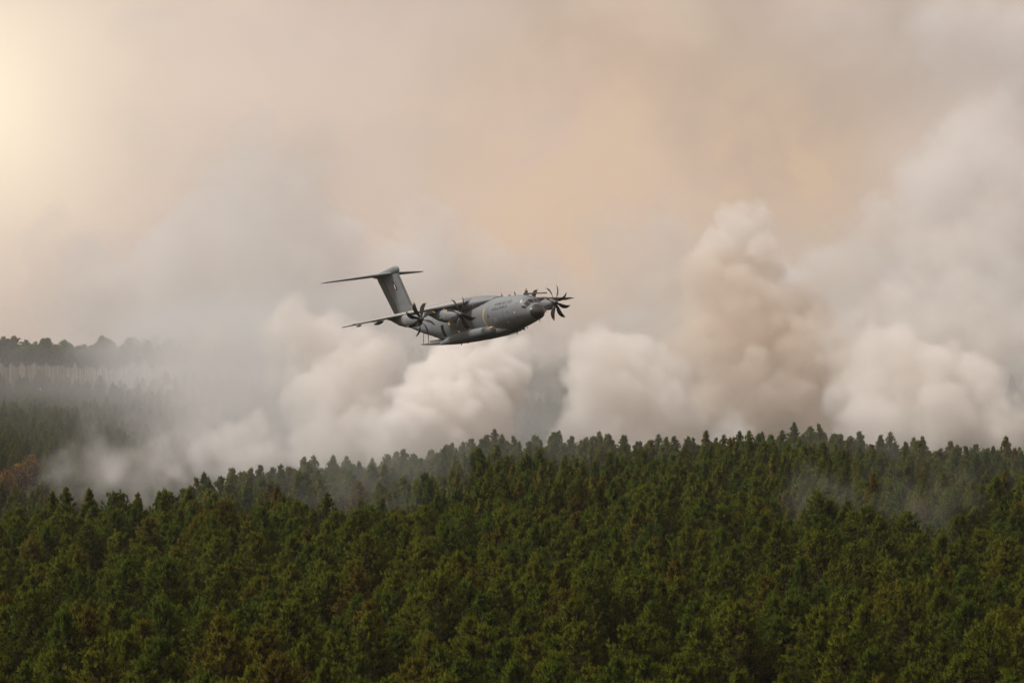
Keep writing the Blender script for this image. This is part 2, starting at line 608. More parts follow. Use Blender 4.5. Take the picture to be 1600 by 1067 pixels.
# scorched trees at the foot of the slope on the left
RUST = [pine_meshes(400 + i, H=h, base=0.2, R=3.2, whorl=0.6, nb=6, tufts=4, blades=6, blen=0.6, bw=0.16, shape=0.7, needle=MAT_RUST) for i, h in enumerate((10.5, 9.5, 11.5))]
for k, (px, D, v, s_, lab) in enumerate([
        (50, 1000, 0, 1.1, 'orange scorched tree at the foot of the hazy slope, highest of three'),
        (30, 975, 1, 1.1, 'orange scorched tree at the foot of the hazy slope, middle one of three'),
        (9, 950, 2, 0.9, 'orange brown scorched tree cut by the edge of the photo, lowest of three')]):
    x = (px - 800) / FPX * D
    tree_thing('scorched_tree', RUST[v], (x, D, float(ground_z(x, D))), 1.0 + k, s_, lab, 'tree', 'scorched trees by the smoke')

# ------------------------------------------------------------------ aircraft
# local frame: x forward (nose at 0), y to port, z up


def m_paint(c, var=0.10, sc_=0.6, rough=0.5):
    def build(nt, b):
        f = noise(nt, sc_, 5, rough=0.6, lo=0.3, hi=0.7, sq=(0.35, 1, 1.4))
        f2 = noise(nt, 5.0, 3, rough=0.7, lo=0.35, hi=0.75, sq=(0.3, 1, 1))
        d = tuple(v * (1 - var) for v in c)
        l = tuple(v * (1 + var) for v in c)
        base = mix_rgb(nt, f, d, l)
        mm = N(nt.nodes, 'ShaderNodeMath', operation='MULTIPLY')
        nt.links.new(f2, mm.inputs[0])
        mm.inputs[1].default_value = 0.22
        nt.links.new(mix_rgb(nt, mm.outputs[0], base, tuple(v * 0.7 for v in c)), b.inputs['Base Color'])
        r = N(nt.nodes, 'ShaderNodeMapRange')
        r.inputs[3].default_value = rough - 0.08
        r.inputs[4].default_value = rough + 0.12
        nt.links.new(f, r.inputs[0])
        nt.links.new(r.outputs[0], b.inputs['Roughness'])
    return build


GREY_C = (0.225, 0.247, 0.262)
P_HULL = material('grey_airframe_paint', GREY_C, 0.6, build=m_paint(GREY_C, rough=0.62))
P_DARKGREY = material('darker_grey_paint', (0.13, 0.14, 0.145), 0.55, build=m_paint((0.13, 0.14, 0.145)))
P_RADOME = material('radome_paint', (0.035, 0.033, 0.033), 0.5, build=m_paint((0.035, 0.033, 0.033)))
P_LE = material('leading_edge_glare', (0.58, 0.58, 0.57), 0.4, 0.15)  # pale tone carries the sky glare on the wing front
P_BLADE = material('black_blade', (0.022, 0.021, 0.022), 0.4)
P_TIP = material('blade_tip_paint', (0.62, 0.42, 0.16), 0.5)
P_SPIN = material('spinner_paint', (0.05, 0.052, 0.055), 0.45)
P_YEL = material('yellow_marking', (0.62, 0.43, 0.13), 0.6)
P_LIP = material('intake_lip_metal', (0.70, 0.52, 0.30), 0.35, 0.7)
P_HOLE = material('dark_interior', (0.012, 0.012, 0.012), 0.9)
P_GLASS = material('cockpit_glass', (0.02, 0.022, 0.025), 0.35)
P_MARK = material('dark_marking', (0.045, 0.052, 0.058), 0.6)
P_PALE = material('pale_marking', (0.42, 0.43, 0.42), 0.6)
P_LINE = material('panel_joint', (0.075, 0.085, 0.09), 0.6)
P_WHITE = material('flag_white', (0.75, 0.75, 0.75), 0.6)
P_RED = material('flag_red', (0.35, 0.03, 0.03), 0.6)
P_BLUE = material('flag_blue', (0.03, 0.05, 0.16), 0.6)
P_METAL = material('strut_metal', (0.35, 0.35, 0.35), 0.4, 0.6)
P_LAMP = material('lamp_glass', (0.8, 0.8, 0.75), 0.2)

plane = link(bpy.data.objects.new('transport_aircraft', None))
v6 = (-9.66308514e-01, -1.21809182e-01, 1.07842734e-01, 4.42042729e+00, 4.74151976e+02, 4.99543829e+00)
plane.matrix_world = (Matrix.Translation((v6[3], v6[4], v6[5] + CAMZ)) @ Matrix.Rotation(v6[0], 4, 'Z') @ Matrix.Rotation(v6[1], 4, 'Y') @ Matrix.Rotation(v6[2], 4, 'X'))
tag(plane, 'grey four-propeller military transport aircraft flying low over the forest, rear ramp open', 'aircraft')


def part(name, verts, faces, mat, parent=plane, smooth=True):
    me = bpy.data.meshes.new(name)
    me.from_pydata([tuple(map(float, v)) for v in verts], [], [tuple(int(i) for i in f) for f in faces])
    me.materials.append(mat)
    bm = bmesh.new()
    bm.from_mesh(me)
    bmesh.ops.remove_doubles(bm, verts=bm.verts, dist=1e-5)
    bmesh.ops.recalc_face_normals(bm, faces=bm.faces)
    for e in bm.edges:
        if len(e.link_faces) == 2 and e.calc_face_angle(0) > math.radians(42):
            e.smooth = False
    for f in bm.faces:
        f.smooth = smooth
    bm.to_mesh(me)
    bm.free()
    return link(bpy.data.objects.new(name, me), parent)


def rings(R, cap=True):
    R = np.asarray(R, float)
    n, k = R.shape[:2]
    idx = np.arange(n * k).reshape(n, k)
    j = np.roll(idx, -1, axis=1)
    F = [tuple(q) for q in np.stack([idx[:-1], j[:-1], j[1:], idx[1:]], -1).reshape(-1, 4)]
    if cap:
        F += [tuple(idx[0][::-1]), tuple(idx[-1])]
    return R.reshape(-1, 3), F


# fuselage stations: s (= -x), half width, z top, z bottom, z of widest line, squareness
FS = np.array([
    (0.00, 0.02, -0.50, -0.56, -0.53, 2.0), (0.08, 0.26, -0.28, -0.80, -0.53, 2.0), (0.3, 0.58, 0.02, -1.08, -0.5, 2.0), (0.7, 0.98, 0.38, -1.33, -0.45, 2.0),
    (1.2, 1.30, 0.72, -1.52, -0.35, 2.0), (1.6, 1.50, 1.05, -1.62, -0.3, 2.0), (2.1, 1.72, 1.62, -1.70, -0.22, 2.05), (2.7, 1.97, 2.08, -1.80, -0.12, 2.1), (3.4, 2.2, 2.38, -1.90, 0.0, 2.15), (4.4, 2.48, 2.58, -2.08, 0.1, 2.15),
    (5.6, 2.68, 2.70, -2.28, 0.18, 2.1), (7.0, 2.80, 2.80, -2.42, 0.24, 2.1), (9.0, 2.84, 2.92, -2.52, 0.3, 2.1), (12.0, 2.84, 3.05, -2.62, 0.3, 2.1), (16.0, 2.84, 3.2, -2.66, 0.3, 2.1),
    (20.0, 2.84, 3.2, -2.64, 0.3, 2.1), (22.6, 2.82, 3.2, -2.5, 0.3, 2.1), (24.5, 2.74, 3.2, -2.0, 0.4, 2.15), (27.0, 2.55, 3.25, -1.25, 0.65, 2.15), (29.5, 2.28, 3.35, -0.45, 1.0, 2.15),
    (32.0, 1.92, 3.5, 0.45, 1.5, 2.1), (34.5, 1.5, 3.68, 1.35, 2.1, 2.1), (37.0, 1.0, 3.85, 2.25, 2.8, 2.1), (38.7, 0.62, 3.95, 2.9, 3.3, 2.0), (39.5, 0.25, 3.9, 3.35, 3.6, 2.0)])


def fus(s, th, off=0.0):
    """point of the hull at station s and angle th from the top (positive to port)"""
    hw, zt, zb, zc, ex = [np.interp(s, FS[:, 0], FS[:, i]) for i in range(1, 6)]
    c, sn = math.cos(th), math.sin(th)
    e = 2.0 / ex
    y = hw * math.copysign(abs(sn) ** e, sn)
    z = zc + ((zt - zc) if c > 0 else (zc - zb)) * math.copysign(abs(c) ** e, c)
    n = Vector((0, y / max(hw, .1), (z - zc) / max(zt - zc, .1)))
    if n.length > 1e-6:
        n.normalize()
    return np.array([-s, y + n.y * off, z + n.z * off])


def th_at(s, z, side=-1):
    """angle at which the hull side reaches height z"""
    zt, zb, zc, ex = [np.interp(s, FS[:, 0], FS[:, i]) for i in range(2, 6)]
    q = (z - zc) / ((zt - zc) if z > zc else (zc - zb))
    c = math.copysign(min(1, abs(q)) ** (ex / 2.0), q)
    return side * math.acos(max(-1, min(1, c)))


TH = np.linspace(0, 2 * PI, 49)[:-1]
SS = np.unique(np.concatenate([FS[:, 0], np.linspace(1.0, 5, 9), np.arange(6, 39, 1.0)]))
s_open0, s_open1 = 23.4, 30.2
hull = [[fus(s, t) for t in TH] for s in SS]
V, F = rings(hull, True)
# the ramp opening in the upswept belly is a real hole
keepF = []
Varr = np.array(V)
for f in F:
    cen = Varr[list(f)].mean(0)
    if s_open0 < -cen[0] < s_open1 and abs(cen[1]) < 1.75 and cen[2] < np.interp(-cen[0], FS[:, 0], FS[:, 4]):
        continue
    keepF.append(f)
fus_o = part('fuselage', V, keepF, P_HULL)
# cargo bay seen through the opening
V, F = rings([[(-s, y * w, z0 + (z1 - z0) * zz) for y, zz in ((-1, 0), (1, 0), (1, 1), (-1, 1))] for s, w, z0, z1 in ((18.5, 1.9, -1.9, 1.6), (24, 1.9, -1.9, 1.6), (28, 1.7, -0.3, 1.7), (30.6, 1.55, 0.5, 1.8))], True)
part('cargo_bay', V, F[:-1], P_HOLE)
# radome
V, F = rings([[fus(s, t, 0.012) for t in TH] for s in (0.0, 0.05, 0.1, 0.2, 0.35, 0.55, 0.8, 1.0, 1.15, 1.28)], False)
V = np.array(V)
V[:, 0] += 0.012 + np.where(V[:, 0] < -1.2, -(0.25 * (V[:, 2] + 0.4)), 0) * 0.6
part('radome', V, F, P_RADOME)


def patch(name, s0, s1, z0, z1, side, mat, off=0.02, parent=None, ns=5, nt=5, skew=0.0, corner=0.0, y_th=None):
    """a panel lying on the hull between stations and heights"""
    G = []
    for i in range(ns):
        u = i / (ns - 1)
        row = []
        for j in range(nt):
            w = j / (nt - 1)
            s = s0 + (s1 - s0) * u + skew * (w - 0.5)
            z = z0 + (z1 - z0) * w
            row.append(fus(s, th_at(s, z, side) if y_th is None else side * (y_th[0] + (y_th[1] - y_th[0]) * w), off))
        G.append(row)
    G = np.array(G)
    idx = np.arange(ns * nt).reshape(ns, nt)
    F = np.stack([idx[:-1, :-1], idx[1:, :-1], idx[1:, 1:], idx[:-1, 1:]], -1).reshape(-1, 4)
    return part(name, G.reshape(-1, 3), F, mat, parent or plane)


def loop_line(name, pts, wdt, mat, side, off=0.02, parent=None, closed=True):
    """a painted line on the hull through (s, z) points"""
    P = [np.array(p, float) for p in pts]
    n = len(P)
    V, F = [], []
    for i, p in enumerate(P):
        a = P[(i - 1) % n] if closed or i else p
        b = P[(i + 1) % n] if closed or i < n - 1 else p
        d = b - a
        d /= max(1e-6, np.linalg.norm(d))
        q = np.array([-d[1], d[0]]) * wdt / 2
        for sg in (-1, 1):
            s, z = p + q * sg
            V.append(fus(s, th_at(s, z, side), off))
    m = n if closed else n - 1
    for i in range(m):
        j = (i + 1) % n
        F.append((2 * i, 2 * i + 1, 2 * j + 1, 2 * j))
    return part(name, V, F, mat, parent or plane)


# cockpit windows: two front panes, two side panes and two small rear panes on each side
for side in (-1, 1):
    for (s0, s1, t0, t1) in ((1.62, 2.15, 0.05, 0.50), (1.62, 2.25, 0.56, 0.98), (1.85, 2.5, 1.04, 1.26)):
        patch('cockpit_window', s0, s1, 0, 0, side, P_GLASS, 0.03, y_th=(t0, t1), skew=0.22, ns=4, nt=4)
    patch('cockpit_window', 2.62, 2.98, 1.25, 1.78, side, P_GLASS, 0.03, skew=0.12, ns=3, nt=3)
    patch('cockpit_window', 3.35, 3.7, 1.3, 1.85, side, P_GLASS, 0.03, skew=0.12, ns=3, nt=3)
    # pale frame line under the windscreen
    loop_line('window_surround', [(1.45, .72), (1.8, 0.78), (2.3, 0.86), (2.55, 1.0), (2.5, 1.35)], 0.09, P_PALE, side, 0.022, closed=False)
    # yellow line in the plane of the propellers
    loop_line('propeller_stripe', [(11.1 + 0.22 * math.sin(k * 0.55), 1.55 - k * 0.42) for k in range(8)], 0.34, P_YEL, side, 0.02, closed=False)
    # crew hatch outline
    ov = [(8.35 + 0.42 * math.copysign(abs(math.cos(a)) ** 0.5, math.cos(a)), -0.95 + 0.72 * math.copysign(abs(math.sin(a)) ** 0.5, math.sin(a))) for a in np.linspace(0, 2 * PI, 25)[:-1]]
    hatch = loop_line('hatch', ov, 0.11, P_PALE, side, 0.02)
    patch('hatch_window', 8.2, 8.5, -0.75, -0.35, side, P_PALE, 0.02, hatch, 3, 3)
    # paratroop door, open
    door = patch('side_door', 22.3, 23.1, -1.25, 0.55, side, P_HOLE, 0.025, ns=4, nt=6)
    loop_line('door_frame', [(22.2, -1.35), (23.2, -1.35), (23.2, 0.65), (22.2, 0.65)], 0.12, P_PALE, side, 0.035, door)
    # joints of the skin
    for s in (6.3, 10.2, 14.6, 20.6, 25.6):
        loop_line('skin_joint', [(s, z) for z in np.linspace(-2.2, 2.6, 12)], 0.05, P_LINE, side, 0.012, closed=False)
    # small dark vents and pale dots
    for s, z, w_, h_ in ((9.9, 0.1, 0.28, 0.38), (5.2, 0.2, 0.16, 0.22), (6.7, -1.7, 0.22, 0.22), (3.4, -0.9, .2, .2), (12.6, 2.6, .3, .2), (7.4, .9, .2, .15), (4.7, -1.5, .3, .12)):
        patch('vent', s, s + w_, z, z + h_, side, P_MARK, 0.02, ns=2, nt=2)
    for s, z in ((3.75, -0.05), (5.75, -1.25), (1.05, 0.0)):
        patch('sensor', s, s + 0.2, z, z + 0.2, side, P_LAMP, 0.025, ns=2, nt=2)


def text_on_hull(body, s_start, z0, size, side=-1):
    cu = bpy.data.curves.new('txt', 'FONT')
    cu.body = body
    cu.size = size
    cu.resolution_u = 2
    ob = bpy.data.objects.new('txt', cu)
    COL.objects.link(ob)
    dg = bpy.context.evaluated_depsgraph_get()
    me = bpy.data.meshes.new_from_object(ob.evaluated_get(dg))
    bm = bmesh.new()
    bm.from_mesh(me)
    for v in bm.verts:
        s = s_start + side * v.co.x
        v.co = Vector(fus(s, th_at(s, z0 + v.co.y, side), 0.018))
    me2 = bpy.data.meshes.new('lettering')
    bm.to_mesh(me2)
    bm.free()
    me2.materials.append(P_MARK)
    bpy.data.objects.remove(ob)
    return link(bpy.data.objects.new('lettering', me2), plane)


text_on_hull("ARMÉE DE L'AIR", 8.6, 1.62, 0.56)
text_on_hull("& DE L'ESPACE", 8.95, 0.98, 0.56)
# roundel ring beside the wing root
patch('roundel', 11.9, 12.35, 2.3, 2.65, -1, P_MARK, 0.02, ns=3, nt=3)


def ellipsoid_loft(name, st, mat, parent=plane, n=28, power=2.0):
    """stations (s, y, z, half width, half height)"""
    R = []
    for s, y, z, a, b in st:
        R.append([(-s, y + a * math.copysign(abs(math.cos(t)) ** (2 / power), math.cos(t)), z + b * math.copysign(abs(math.sin(t)) ** (2 / power), math.sin(t))) for t in np.linspace(0, 2 * PI, n + 1)[:-1]])
    V, F = rings(R, True)
    return part(name, V, F, mat, parent)


# hump over the wing box
ellipsoid_loft('wing_fairing', [(10.6, 0, 2.75, 1.2, 0.35), (11.6, 0, 2.75, 1.9, 0.62), (13.0, 0, 2.7, 2.45, 0.88), (14.6, 0, 2.7, 2.8, 1.12), (16.5, 0, 2.7, 2.95, 1.25), (19.5, 0, 2.7, 2.95, 1.22),
                                (22.5, 0, 2.7, 2.7, 1.0), (25.0, 0, 2.8, 2.0, 0.7), (27.5, 0, 2.9, 1.0, 0.4)], P_HULL)
ellipsoid_loft('fin_fillet', [(29.5, 0, 3.2, .15, .15), (31.5, 0, 3.35, 0.45, 0.35), (34, 0, 3.5, 0.65, 0.6), (37, 0, 3.6, 0.6, 0.6), (39.6, 0, 3.7, 0.25, 0.35)], P_HULL)
ellipsoid_loft('belly_fairing', [(7.6, 0, -2.1, 1.6, .3), (8.6, 0, -2.05, 2.1, .62), (10.0, 0, -1.95, 2.5, .82), (13, 0, -1.9, 2.95, .92), (19, 0, -1.9, 2.95, .92), (22.0, 0, -2.0, 2.6, .7), (23.2, 0, -2.2, 2.1, .4)], P_HULL, power=3.2)
# undercarriage sponsons
for side in (-1, 1):
    sp = ellipsoid_loft('sponson', [(9.3, side * 2.6, -1.85, 0.10, 0.10), (9.5, side * 2.6, -1.85, 0.55, 0.36), (9.9, side * 2.6, -1.85, 0.9, 0.52), (10.8, side * 2.6, -1.84, 1.15, 0.68), (12.3, side * 2.6, -1.86, 1.22, 0.74),
                                    (15.0, side * 2.6, -1.86, 1.26, 0.80), (18.0, side * 2.6, -1.9, 1.22, 0.76), (20.5, side * 2.55, -2.0, 1.1, 0.64), (22.5, side * 2.4, -2.1, 0.8, 0.45), (24.6, side * 2.2, -2.15, 0.25, 0.22)], P_HULL, power=2.8)
    ellipsoid_loft('landing_light', [(9.05, side * 2.95, -1.5, .03, .03), (9.15, side * 2.95, -1.5, .20, .20), (9.6, side * 2.95, -1.5, .22, .22)], P_YEL, sp, 12)
    for k in range(3):
        V, F = rings([[(-s, side * y, z) for y, z in ((2.2, -2.72), (3.6, -2.66), (3.6, -2.70), (2.2, -2.76))] for s in (12.2 + k * 2.4, 14.4 + k * 2.4)])
        part('gear_door', V, F, P_DARKGREY, sp, False)

# ramp with its struts
ramp_st = [(23.0, 1.85, -2.55, -2.25), (26.5, 1.85, -2.2, -1.85), (29.5, 1.75, -1.85, -1.6), (31.2, 1.6, -1.6, -1.5)]
V, F = rings([[(-s, -w, z0), (-s, w, z0), (-s, w, z1), (-s, -w, z1)] for s, w, z0, z1 in ramp_st])
ramp = part('cargo_ramp', V, F, P_DARKGREY, plane, False)
for side in (-1, 1):
    V, F = rings([[(-s, side * y, z) for y, z in ((1.62, -1.95 + (s - 23) * .07), (1.85, -1.95 + (s - 23) * .07), (1.85, -1.45 + (s - 23) * .03), (1.62, -1.45 + (s - 23) * .03))] for s in (24.0, 28.2)])
    part('ramp_rail', V, F, P_HULL, ramp, False)
    for s0, z0, s1, z1 in ((29.9, 0.0, 30.4, -1.6), (28.6, -0.3, 29.0, -1.7)):
        v, q = tube([(-s0, side * 1.6, z0), (-(s0 + s1) / 2, side * 1.6, (z0 + z1) / 2), (-s1, side * 1.6, z1)], np.full(3, 0.06), 6)
        part('strut', v, q, P_METAL, ramp)

# belly antennas, roof antennas, probe
for s, y, z, h, c in ((6.9, -0.2, -2.5, -0.55, 0.4), (4.9, -0.3, -2.4, -0.3, 0.3), (4.0, -0.3, -2.33, -0.25, 0.25), (5.6, 0.3, -2.45, -0.28, 0.3), (16.0, -3.0, -2.7, -0.4, .35), (18.5, -2.6, -2.7, -0.4, .35), (9.6, 0, 2.9, 0.55, 0.35), (6.2, 0, 2.7, 0.6, 0.35), (7.6, 0, 2.8, 0.2, 0.7), (31, 0, 3.4, .4, .4)):
    V, F = rings([[(-s - c / 2 + dx * k_ - (1 - k_) * 0.12, y + dy * k_, z + zz) for dx, dy in ((0, 0), (c * .5, .05), (c, 0), (c * .5, -.05))] for zz, k_ in ((0, 1), (h * .6, .8), (h, .5))])
    part('antenna', V, F, P_MARK)
v, q = tube([(-3.9, 0, 2.6), (-3.0, 0, 2.52), (-1.0, 0, 2.30), (1.0, 0, 2.08), (1.75, 0, 2.0)], [0.16, 0.13, 0.11, 0.09, 0.10], 10)
part('refuelling_probe', v, q, P_MARK)


def airfoil(n=11):
    """closed section: (chord fraction from the leading edge, thickness fraction)"""
    t = (1 - np.cos(np.linspace(0, PI, n))) / 2
    y = 5 * (0.2969 * np.sqrt(t) - 0.126 * t - 0.3516 * t ** 2 + 0.2843 * t ** 3 - 0.1015 * t ** 4)
    up = [(a, b * 1.15) for a, b in zip(t, y)]
    dn = [(a, -b * 0.85) for a, b in zip(t[1:-1], y[1:-1])]
    return up + dn[::-1]


AF = airfoil()


def panel_loft(name, st, mat, parent, axis='y', rng_=(0, 1), grow=1.0, af=None):
    """lifting surface: st = (span position, s of leading edge, chord, third coordinate, thickness)"""
    R = []
    for sp_, sl, ch, z, tk in st:
        ring = []
        for a, b in (af or AF):
            aa = rng_[0] + (rng_[1] - rng_[0]) * a
            bb = b if rng_ == (0, 1) else np.interp(aa, [p[0] for p in AF[:11]], [p[1] for p in AF[:11]]) * (1 if b >= 0 else -0.85)
            o_ = bb * tk * ch * grow
            ring.append((-(sl + aa * ch), sp_, z + o_) if axis == 'y' else (-(sl + aa * ch), z + o_, sp_))
        R.append(ring)
    V, F = rings(R, True)
    return part(name, V, F, mat, parent)


def wing_z(y):
    return 3.25 - (abs(y) - 2.5) / 18.7 * 1.13


for side in (-1, 1):
    st = []
    for y in (1.5, 3.2, 6.7, 9.5, 12.5, 16, 19.0, 20.2, 20.6):
        t = (y - 2.0) / 19.2
        sl = 14.6 + 5.4 * t
        ch = 6.9 + (2.5 - 6.9) * t
        st.append((side * y, sl + (0.25 if y > 20.5 else 0), ch * (0.86 if y > 20.5 else 1), wing_z(y), (0.145 - 0.035 * t) * (0.6 if y > 20.5 else 1)))
    wing = panel_loft('wing', st, P_HULL, plane)
    panel_loft('leading_edge', [(a, b, c_, d, e) for a, b, c_, d, e in st[1:-1]], P_LE, wing, rng_=(0, 0.09), grow=1.04)  # strip lighter than the hull, sky glare put into its colour
    # flaps and aileron hanging from the trailing edge
    for name, y0, y1, dz in (('flap', 3.0, 6.0, -.2), ('flap', 7.4, 11.8, -.2), ('flap', 13.2, 15.6, -.15), ('aileron', 15.9, 20.0, -.03)):
        R = []
        for y in (y0, y1):
            t = (y - 2.0) / 19.2
            te = 14.6 + 5.4 * t + 6.9 - 4.4 * t
            z = wing_z(y)
            ch = (6.9 - 4.4 * t) * 0.24
            R.append([(-(te - ch), side * y, z + dz * .2 + .06), (-(te + .05), side * y, z + dz), (-(te + .05), side * y, z + dz - .05), (-(te - ch), side * y, z - .14 + dz * .2)])
        V, F = rings(R)
        part(name, V, F, P_DARKGREY, wing, False)
    for y in (4.6, 9.6, 14.9, 18.2):
        t = (y - 2) / 19.2
        te = 14.6 + 5.4 * t + 6.9 - 4.4 * t
        k = 1.0 if y < 12 else 0.8 if y < 16 else .45
        ellipsoid_loft('flap_fairing', [(te - 2.6 * k, side * y, wing_z(y) - .35, .05, .05), (te - 1.8 * k, side * y, wing_z(y) - .45 * k - .1, .2 * k, .26 * k), (te - 0.5, side * y, wing_z(y) - .5 * k - .1, .24 * k, .34 * k), (te + .5 * k, side * y, wing_z(y) - .52 * k - .1, .16 * k, .2 * k), (te + .9 * k, side * y, wing_z(y) - .5 * k - .1, .03, .03)], P_DARKGREY, wing, 12)
    ellipsoid_loft('wingtip_pod', [(19.6, side * 20.7, wing_z(20.7), .03, .03), (19.9, side * 20.7, wing_z(20.7), .13, .13), (22.2, side * 20.7, wing_z(20.7), .14, .14), (22.9, side * 20.7, wing_z(20.7), .04, .04)], P_LE, wing, 10)


def blade_mesh():
    """scimitar blade along +z of the propeller frame (axis = x), radius 2.67"""
    R = []
    for r_, ch, sw, pit in ((0.38, .30, 0, 60), (0.7, .42, .02, 54), (1.1, .56, .08, 46), (1.5, .64, .12, 40), (1.95, .62, .08, 36), (2.33, .53, -.05, 33), (2.6, .38, -.20, 31), (2.78, .18, -.36, 30)):
        p = math.radians(pit)
        ring = []
        for a, b in ((0, 0), (.25, .07), (.6, .06), (1, 0), (.6, -.05), (.25, -.06)):
            u = (a - 0.45) * ch
            w_ = b * ch * (1.6 if r_ < .6 else 1)
            # chordwise direction turns from the disc plane (y) towards the axis (x)
            ring.append((u * -math.sin(p) + w_ * math.cos(p), u * math.cos(p) + w_ * math.sin(p) + sw, r_))
        R.append(ring)
    return R


BL = blade_mesh()
V, F = rings(BL)
_b = part('blade', V, F, P_BLADE, plane)
blade_me = _b.data
bpy.data.objects.remove(_b)
V, F = rings([[(x * 1.06, (y - s_) * 1.08 + s_, z + .006) for x, y, z in ring] for ring, s_ in zip([[tuple(np.array(p) * (1 - k) + np.array(q) * k) for p, q in zip(BL[5], BL[6])] for k in (.6,)] + BL[6:], (-.16, -.22, -.36))])
_b = part('blade_tip', V, F, P_TIP, plane)
tip_me = _b.data
bpy.data.objects.remove(_b)

for y, z, s0, hl in ((-6.7, 1.17, 11.5, 6.9), (-12.5, 1.33, 13.6, 6.2), (6.7, 1.17, 11.5, 6.9), (12.5, 1.33, 13.6, 6.2)):
    b = s0 + 0.35
    top = wing_z(y)
    nac = ellipsoid_loft('engine_nacelle', [(b, y, z, .50, .50), (b + .12, y, z - .04, .60, .60), (b + .6, y, z - .06, .70, .74), (b + 1.4, y, z - .02, .80, .88), (b + 2.6, y, z + .1, .86, .96), (b + 3.9, y, z + .3, .84, .98),
                                          (b + 5.2, y, z + .55, .74, .86), (b + 6.4, y, z + .85, .56, .66), (b + 7.6, y, z + 1.15, .34, .42), (b + 9.2, y, z + 1.35, .1, .14)], P_HULL, n=28, power=2.15)
    ellipsoid_loft('intake', [(b + .02, y, z - .62, .36, .17), (b + .5, y, z - .68, .44, .26), (b + 1.6, y, z - .62, .44, .32), (b + 2.8, y, z - .45, .30, .25)], P_HULL, nac, 16)
    ellipsoid_loft('intake_mouth', [(b - .03, y, z - .62, .28, .11), (b + .05, y, z - .62, .28, .11)], P_HOLE, nac, 16)
    # metal lip round the mouth
    v, q = tube([(-(b - .02), y + .37 * math.cos(t), z - .62 + .18 * math.sin(t)) for t in np.linspace(PI * 1.02, PI * 1.98, 9)], np.full(9, .05), 6)
    part('intake_lip', v, q, P_LIP, nac)
    for sd in (-1, 1):
        ellipsoid_loft('exhaust', [(b + 3.4, y + sd * .62, z + .0, .1, .12), (b + 3.9, y + sd * .74, z, .2, .2), (b + 4.7, y + sd * .8, z, .2, .2)], P_DARKGREY, nac, 12)
    R = [[(-(b + 2.9 + o_), y + .875 * math.cos(t) * 1.0, z + .13 + .985 * math.sin(t)) for t in np.linspace(PI * .55, PI * 1.35, 12)] for o_ in (0, .13)]
    idx = np.arange(24).reshape(2, 12)
    part('nacelle_stripe', np.array(R).reshape(-1, 3), np.stack([idx[0, :-1], idx[0, 1:], idx[1, 1:], idx[1, :-1]], -1), P_YEL, nac)
    pe = link(bpy.data.objects.new('propeller', None), plane)
    pe.location = (-s0, y, z)
    pe.rotation_euler = (math.radians(22.5), 0, 0)
    ellipsoid_loft('spinner', [(-.62, 0, 0, .02, .02), (-.55, 0, 0, .14, .14), (-.35, 0, 0, .28, .28), (-.05, 0, 0, .42, .42), (.2, 0, 0, .48, .48), (.36, 0, 0, .49, .49)], P_SPIN, pe, 20)
    handed = -1 if y in (-12.5, 6.7) else 1
    for k in range(8):
        bl = link(bpy.data.objects.new('blade', blade_me), pe)
        bl.rotation_euler = (k * PI / 4, 0, 0)
        tp = link(bpy.data.objects.new('blade_tip', tip_me), pe)
        tp.rotation_euler = (k * PI / 4, 0, 0)
        if handed < 0:
            bl.scale = tp.scale = (1, -1, 1)

# fin, rudder, bullet, tailplane
fst = [(z_, 33.55 + (z_ - 3.5) / 7.2 * 3.3, 5.75 + (z_ - 3.5) / 7.2 * .75, 0, 0.105 - .01 * (z_ - 3.5) / 7.2) for z_ in (3.3, 5, 7, 9, 10.6)]
fin = panel_loft('tail_fin', fst, P_HULL, plane, axis='z')
panel_loft('rudder', [(a, b, c_, d, e) for a, b, c_, d, e in [(z_, 33.55 + (z_ - 3.5) / 7.2 * 3.3, 5.75 + (z_ - 3.5) / 7.2 * .75, 0, 0.105) for z_ in (4.3, 7, 10.0)]], P_DARKGREY, fin, axis='z', rng_=(0.70, 1.005), grow=1.04)
panel_loft('fin_leading_edge', fst[1:], P_DARKGREY, fin, axis='z', rng_=(0, .06), grow=1.02)
ellipsoid_loft('tail_bullet', [(36.35, 0, 10.9, .03, .1), (36.6, 0, 10.95, .24, .42), (37.1, 0, 11.0, .36, .6), (38.0, 0, 10.95, .42, .64), (39.5, 0, 10.85, .42, .58), (41.5, 0, 10.75, .38, .45), (43.3, 0, 10.65, .25, .28), (44.2, 0, 10.6, .04, .05)], P_HULL, fin, 20)
for side in (-1, 1):
    ts = [(side * y, 37.9 + 5.6 * y / 9.4, 5.3 - 3.6 * y / 9.4, 10.62 + .012 * y, .095 * (.7 if y > 9.2 else 1)) for y in (0.1, 2, 4.5, 7, 9.0, 9.4)]
    tpn = panel_loft('tailplane', ts, P_HULL, plane)
    panel_loft('elevator', ts[1:-1], P_DARKGREY, tpn, rng_=(0.72, 1.005), grow=1.04)
# flag on the starboard and port side of the fin: red, white, blue towards the nose
for side in (-1, 1):
    for k, (nm, mt) in enumerate((('flag_stripe', P_BLUE), ('flag_stripe', P_WHITE), ('flag_stripe', P_RED))):
        R = []
        for z_ in (7.95, 8.72):
            sl = 33.55 + (z_ - 3.5) / 7.2 * 3.3
            R.append([(-(37.35 + .24 * k + (z_ - 8) * .3 + d), side * .345, z_) for d in (0, .24)])
        part(nm, [R[0][0], R[0][1], R[1][1], R[1][0]], [(0, 1, 2, 3)], mt, fin, False)
R = [(-37.9, -.345, 8.95), (-38.25, -.345, 8.95), (-38.3, -.345, 9.2), (-37.95, -.345, 9.2)]
part('fin_code', R, [(0, 1, 2, 3)], P_MARK, fin, False)

# ------------------------------------------------------------------ smoke


